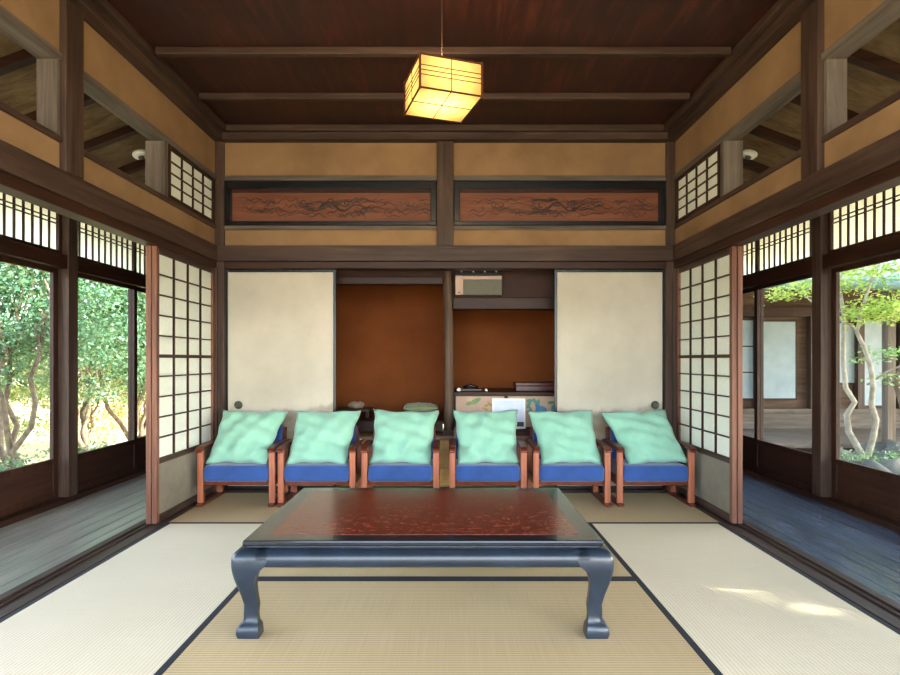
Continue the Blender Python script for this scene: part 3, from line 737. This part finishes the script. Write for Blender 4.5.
for i, ((x, y), c, R, lab) in enumerate(L):
    ss = [stem(wob(rnd, 2.4, rnd.uniform(-.9, .9), rnd.uniform(-.5, .5), 9, .07), .038, .012) for _ in range(5)]
    tree('evergreen_tree', lab, 'tree', (x, y, -.5), ss, c, R, 200, 150, .28, .052, 'leaf_dark', 30+i, G)
H_ = [((-6.6, 5.6), 'sunny shrub behind the leftmost evergreen'), ((-6.9, 8.0), 'sunny shrub behind the second evergreen'), ((-6.6, 10.2), 'yellowish shrub behind the trees right of the post'), ((-6.9, 12.6), 'yellowish shrub far back in the left garden'), ((-9.0, 9.5), 'tall pale shrub at the far edge of left garden'), ((-9.5, 13.5), 'tall pale shrub at the far left corner of garden')]
for i, ((x, y), lab) in enumerate(H_):
    tree('garden_shrub', lab, 'shrub', (x, y, -.5), [stem(wob(rnd, 1.2, rnd.uniform(-.3, .3), .1), .03, .012) for _ in range(4)], (0, 0, 1.15+.5*(i > 3)), (1.1, 1.3, 1.1+.5*(i > 3)), 130, 120, .30, .05, 'leaf_mid' if i % 2 else 'leaf_sunlit', 50+i, 'shrubs at the back of the left garden')
# low undergrowth left
for i, (x, y) in enumerate(((-4.3, 5.4), (-4.4, 7.0), (-4.6, 9.6))):
    tree('low_shrub', ['low leafy shrub at the foot of the leftmost tree', 'low leafy shrub at the foot of the second tree', 'low leafy shrub beyond the right pane of the left veranda'][i], 'shrub', (x, y, -.5),
         [stem(wob(rnd, .5, .1, .1, 4, .03), .015, .006) for _ in range(3)], (0, 0, .30), (.45, .6, .22), 30, 70, .22, .04, 'leaf_dark', 70+i, 'low shrubs in the left garden')

# right garden: pale twisted maple
CX = .045
def pt(px, py, Y): return ((px-450)*Y/560+CX, Y, 1.03+(360-py)*Y/560)
bx_, by_ = pt(862, 470, 6.2)[0], 6.2
def rel(l, r0, r1):
    o = []
    for i, (px, py, dY) in enumerate(l):
        jt = .018*math.sin(i*2.3+px*.1); p = pt(px, py, 6.2+dY); o.append((p[0]-bx_+jt, p[1]-by_+.03*math.cos(i*1.7), p[2]+.5, (r0+(r1-r0)*i/(len(l)-1))*.72))
    return o
stems = [rel([(862, 496, 0), (860, 470, 0), (857, 452, 0), (850, 432, .05), (848, 415, .05), (852, 402, .08), (845, 388, .1), (844, 365, .12), (842, 340, .1), (843, 315, .1), (838, 285, .1), (846, 262, .1)], .055, .022),
         rel([(866, 496, 0), (866, 455, 0), (872, 436, -.05), (876, 420, -.1), (871, 404, -.1), (873, 385, -.12), (868, 365, -.12), (864, 348, -.1), (858, 332, -.1), (860, 310, -.1), (868, 285, -.1), (880, 262, -.1)], .05, .02),
         rel([(860, 330, .1), (846, 322, .1), (830, 318, .2), (815, 305, .25), (800, 292, .3)], .02, .008),
         rel([(870, 385, -.1), (885, 372, -.2), (897, 366, -.3), (915, 355, -.3)], .018, .008)]
mp_ = thing('maple_tree', 'twisted pale maple with bright leaves in the right courtyard', 'tree', (bx_, by_, -.5))
rng = np.random.default_rng(8)
PP = []; PT = []
def cluster(px, py, Y, rx, rz_, n, L):
    n = int(n*.5); c = pt(px, py, Y); q = rng.normal(size=(n, 3))*np.array((rx, rx, rz_)); q += np.array((c[0]-bx_, c[1]-by_, c[2]+.5)); L.append(q)
for (px, py, rx, rz_, n) in ((872, 307, .16, .06, 900), (862, 316, .14, .05, 600), (890, 314, .16, .05, 700), (795, 291, .17, .04, 500), (812, 284, .16, .04, 450), (780, 296, .10, .03, 200), (845, 272, .18, .05, 600), (880, 268, .2, .06, 800), (905, 300, .2, .08, 700), (850, 285, .15, .04, 300)): cluster(px, py, 6.1, rx, rz_, n, PP)
for (px, py, rx, rz_, n) in ((893, 352, .2, .035, 400), (868, 360, .10, .02, 120), (905, 380, .2, .04, 300), (895, 278, .3, .08, 500), (860, 262, .3, .08, 600), (820, 262, .3, .06, 500)): cluster(px, py, 6.5, rx, rz_, n, PT)
for P_, mt_ in ((PP, 'leaf_maple'), (PT, 'leaf_teal')):
    V, F = leaf_pts(rng, np.concatenate(P_), 0.048, .6); fast_mesh('foliage', V, F, mt_, mp_)
m = MB()
for s_ in stems: m.tube([p[:3] for p in s_], [p[3] for p in s_], 9)
m.build('trunk', 'palebark', mp_, smooth=True)
# dark leaning tree behind right
tree('dark_tree', 'dark curved tree trunk behind the maple at the right edge', 'tree', (5.62, 6.85, -.5), [stem([(0, 0, 0), (.0, 0, .9), (-.12, 0, 1.25), (.05, 0, 1.7), (.1, 0, 2.6)], .06, .03)], (.5, -.5, 3.1), (.8, .5, .5), 40, 90, .4, .06, 'leaf_teal', 91)
# unseen trees added right of the house, outside the picture, to block the sun
c0 = []; rg_ = random.Random(3)
for k in range(26):
    t_ = rg_.random(); c0.append((1.20+.42*t_+rg_.gauss(0, .065), 2.66-.42*t_+rg_.gauss(0, .065), .042+.066*rg_.random(), .015+.025*rg_.random()))
c0 += [(1.86, 2.46, .05, .05), (1.87, 2.33, .05, .06), (1.9, 2.2, .06, .07), (1.45, 2.02, .05, .02), (1.70, 2.16, .10, .025), (1.75, 2.05, .08, .02)]
def keep(P):  # leaf gaps cut along the sun rays to shape the floor patch
    t = P[:, 2]/SUN_DIR.z; fx = P[:, 0]-SUN_DIR.x*t; fy = P[:, 1]-SUN_DIR.y*t; k = np.ones(len(P), bool)
    for a_, b_, rx, ry in c0:
        u = (fx-a_)*.8+(fy-b_)*.6*-1; v = (fx-a_)*.6+(fy-b_)*.8
        k &= ~((u/rx)**2+(v/ry)**2 < 1)
    return k
for i, (x, y) in enumerate(((7.2, 2.6), (7.4, .4), (7.0, -1.8), (8.8, 4.4), (9.0, 1.4), (9.0, -1.6))):
    tree('sun_block_tree', 'tall unseen tree added to block sun right of the house, ' + ('nearer row, farthest back', 'nearer row, in the middle', 'nearer row, beside the camera', 'farther row, farthest back', 'farther row, in the middle', 'farther row, beside the camera')[i], 'tree', (x, y, -.5), [stem(wob(rnd, 4.5, .2, .1), .11, .05)], (0, 0, 4.8), (1.6, 1.6, 2.1), 220, 150, .55, .13, 'leaf_dark', 100+i, 'added sun-blocking trees beside the house', keep=keep, limbs=False)

# rocks
def rock(px, py, Y, r, sq, seed, label, grp='rocks at the foot of the maple'):
    rnd = random.Random(seed); p = pt(px, py, Y); R = []; ph = [rnd.random()*6 for _ in range(6)]
    for i in range(11):
        th = PI*i/10; ring = []
        for j in range(16):
            a_ = 2*PI*j/16; k = 1+.13*math.sin(2*a_+ph[0]+th)+.10*math.sin(3*a_+ph[1])*math.sin(2*th+ph[2])+.06*math.sin(5*th+ph[3]+a_)
            ring.append((r*k*max(.02, math.sin(th))*math.cos(a_)*1.2, r*k*max(.02, math.sin(th))*math.sin(a_), r*sq*k*math.cos(th)))
        R.append(ring)
    zt = p[2]; zc_ = zt-r*sq
    o = MB().rings(R[::-1]).build('garden_rock', 'stone', smooth=True, loc=(p[0], Y, zc_)); o.rotation_euler = (0, 0, rnd.random()*6)
    return tag(o, label, 'rock', grp)
rock(842, 452, 6.5, .34, .8, 1, 'rounded garden rock left of the maple trunk')
rock(886, 445, 6.9-.4, .42, .9, 2, 'large garden rock right of the maple trunk')
rock(900, 462, 5.8, .3, .8, 3, 'garden rock nearest the glass at the right edge')
rock(862, 463, 5.7, .28, .8, 4, 'garden rock in front of the maple trunk')
rock(820, 458, 6.3, .26, .8, 5, 'small garden rock beside the veranda post')
rock(790, 452, 6.6, .3, .75, 6, 'flat garden rock below the far veranda deck')
for i, (px, Y) in enumerate(((845, 5.9), (872, 6.0), (895, 6.1))):
    p = pt(px, 450, Y)
    tree('ground_fern', ['low green plant left of the maple foot', 'low green plant right of the maple foot', 'low green plant at the right edge by rocks'][i], 'plant', (p[0], Y, -.5), [stem(wob(rnd, .3, .05, .05, 3, .02), .01, .005)], (0, 0, .42), (.22, .2, .13), 12, 45, .14, .035, 'leaf_dark', 200+i, 'low plants by the rocks', limbs=False)

# ------------------------------------------------------------------ wing across the courtyard
wg = thing('house_wing', 'old wooden house wing with veranda across the right courtyard', 'building', (0, 8.6, -.02))
B('veranda_deck', 'greydeck' if 'greydeck' in M else 'greyX', (3.6, 13, -1.6, 0, -.05, .0), parent=wg)
B('deck_beam', 'darkX', (3.6, 13, -1.58, -1.5, -.2, -.05), parent=wg)
M['wingpane'] = plain('papered window pane', '#7f929e', .5, '#93a4ae', 5)
M['wingwood'] = wood('weathered wall boards', '#3c2c22', '#6a5344', 'X', .7)
B('wall', 'wingwood', (3.6, 13, .06, .2, -.02, 3.6), parent=wg)
B('low_panel', 'greyX', (3.6, 13, 0, .06, 0, .24), parent=wg); B('sill', 'greyX', (3.6, 13, -.04, .06, .24, .30), parent=wg)
B('lintel', 'darkX', (3.6, 13, -.03, .06, 1.72, 1.86), parent=wg)
for x in (4.28, 4.76, 5.60, 6.32, 6.98, 7.7, 8.6, 9.6):
    B('post', 'oldZ', (x-.05, x+.05, -.05, .06, .30, 1.72), parent=wg)
for x in (5.60, 8.6): B('deck_post', 'greyZ', (x-.05, x+.05, -1.55, -1.45, -.0, 2.2), parent=wg)
for (x0, x1, z0, z1) in ((3.95, 4.23, .46, 1.66), (4.38, 4.71, .46, 1.66), (4.87, 5.36, .46, 1.64), (6.0, 6.27, .70, 1.62), (6.4, 6.9, .35, 1.66), (7.04, 7.6, .35, 1.66), (7.8, 8.5, .35, 1.66), (8.7, 9.5, .35, 1.66)):
    f = B('window', 'darkX', (x0-.03, x1+.03, .035, .05, z0-.03, z1+.03), parent=wg)
    B('pane', 'wingpane' if 'wingpane' in M else 'white', (x0, x1, .03, .035, z0, z1), parent=f)
    k = 3 if x0 < 4.8 else 1
    if x0 < 4.8: B('muntin', 'darkX', *[(x0, x1, .022, .03, z0+(z1-z0)*j/3-.01, z0+(z1-z0)*j/3+.01) for j in (1, 2)], parent=f)
# lean-to roof over the wing's veranda
M['copper'] = plain('greenish metal roof', '#5f7a74', .5, '#7b938c', 4)
v = [(3.4, -1.95, 1.95), (13, -1.95, 1.95), (13, .1, 2.75), (3.4, .1, 2.75)]
MB().rings([v, [(a_, b_, c_+.06) for a_, b_, c_ in v]]).build('lean_to_roof', 'copper', wg)
MB().tube([(3.4, -2.0, 1.93), (13, -2.0, 1.93)], .05, 10).build('gutter', 'copper', wg, smooth=True)
B('upper_wall', 'plaster', (3.6, 13, .04, .06, 2.82, 3.5), parent=wg)
v = [(3.0, -1.0, 3.55), (13.5, -1.0, 3.55), (13.5, 3, 5.2), (3.0, 3, 5.2)]
MB().rings([v, [(a_, b_, c_+.12) for a_, b_, c_ in v]]).build('main_roof', 'stone', wg)
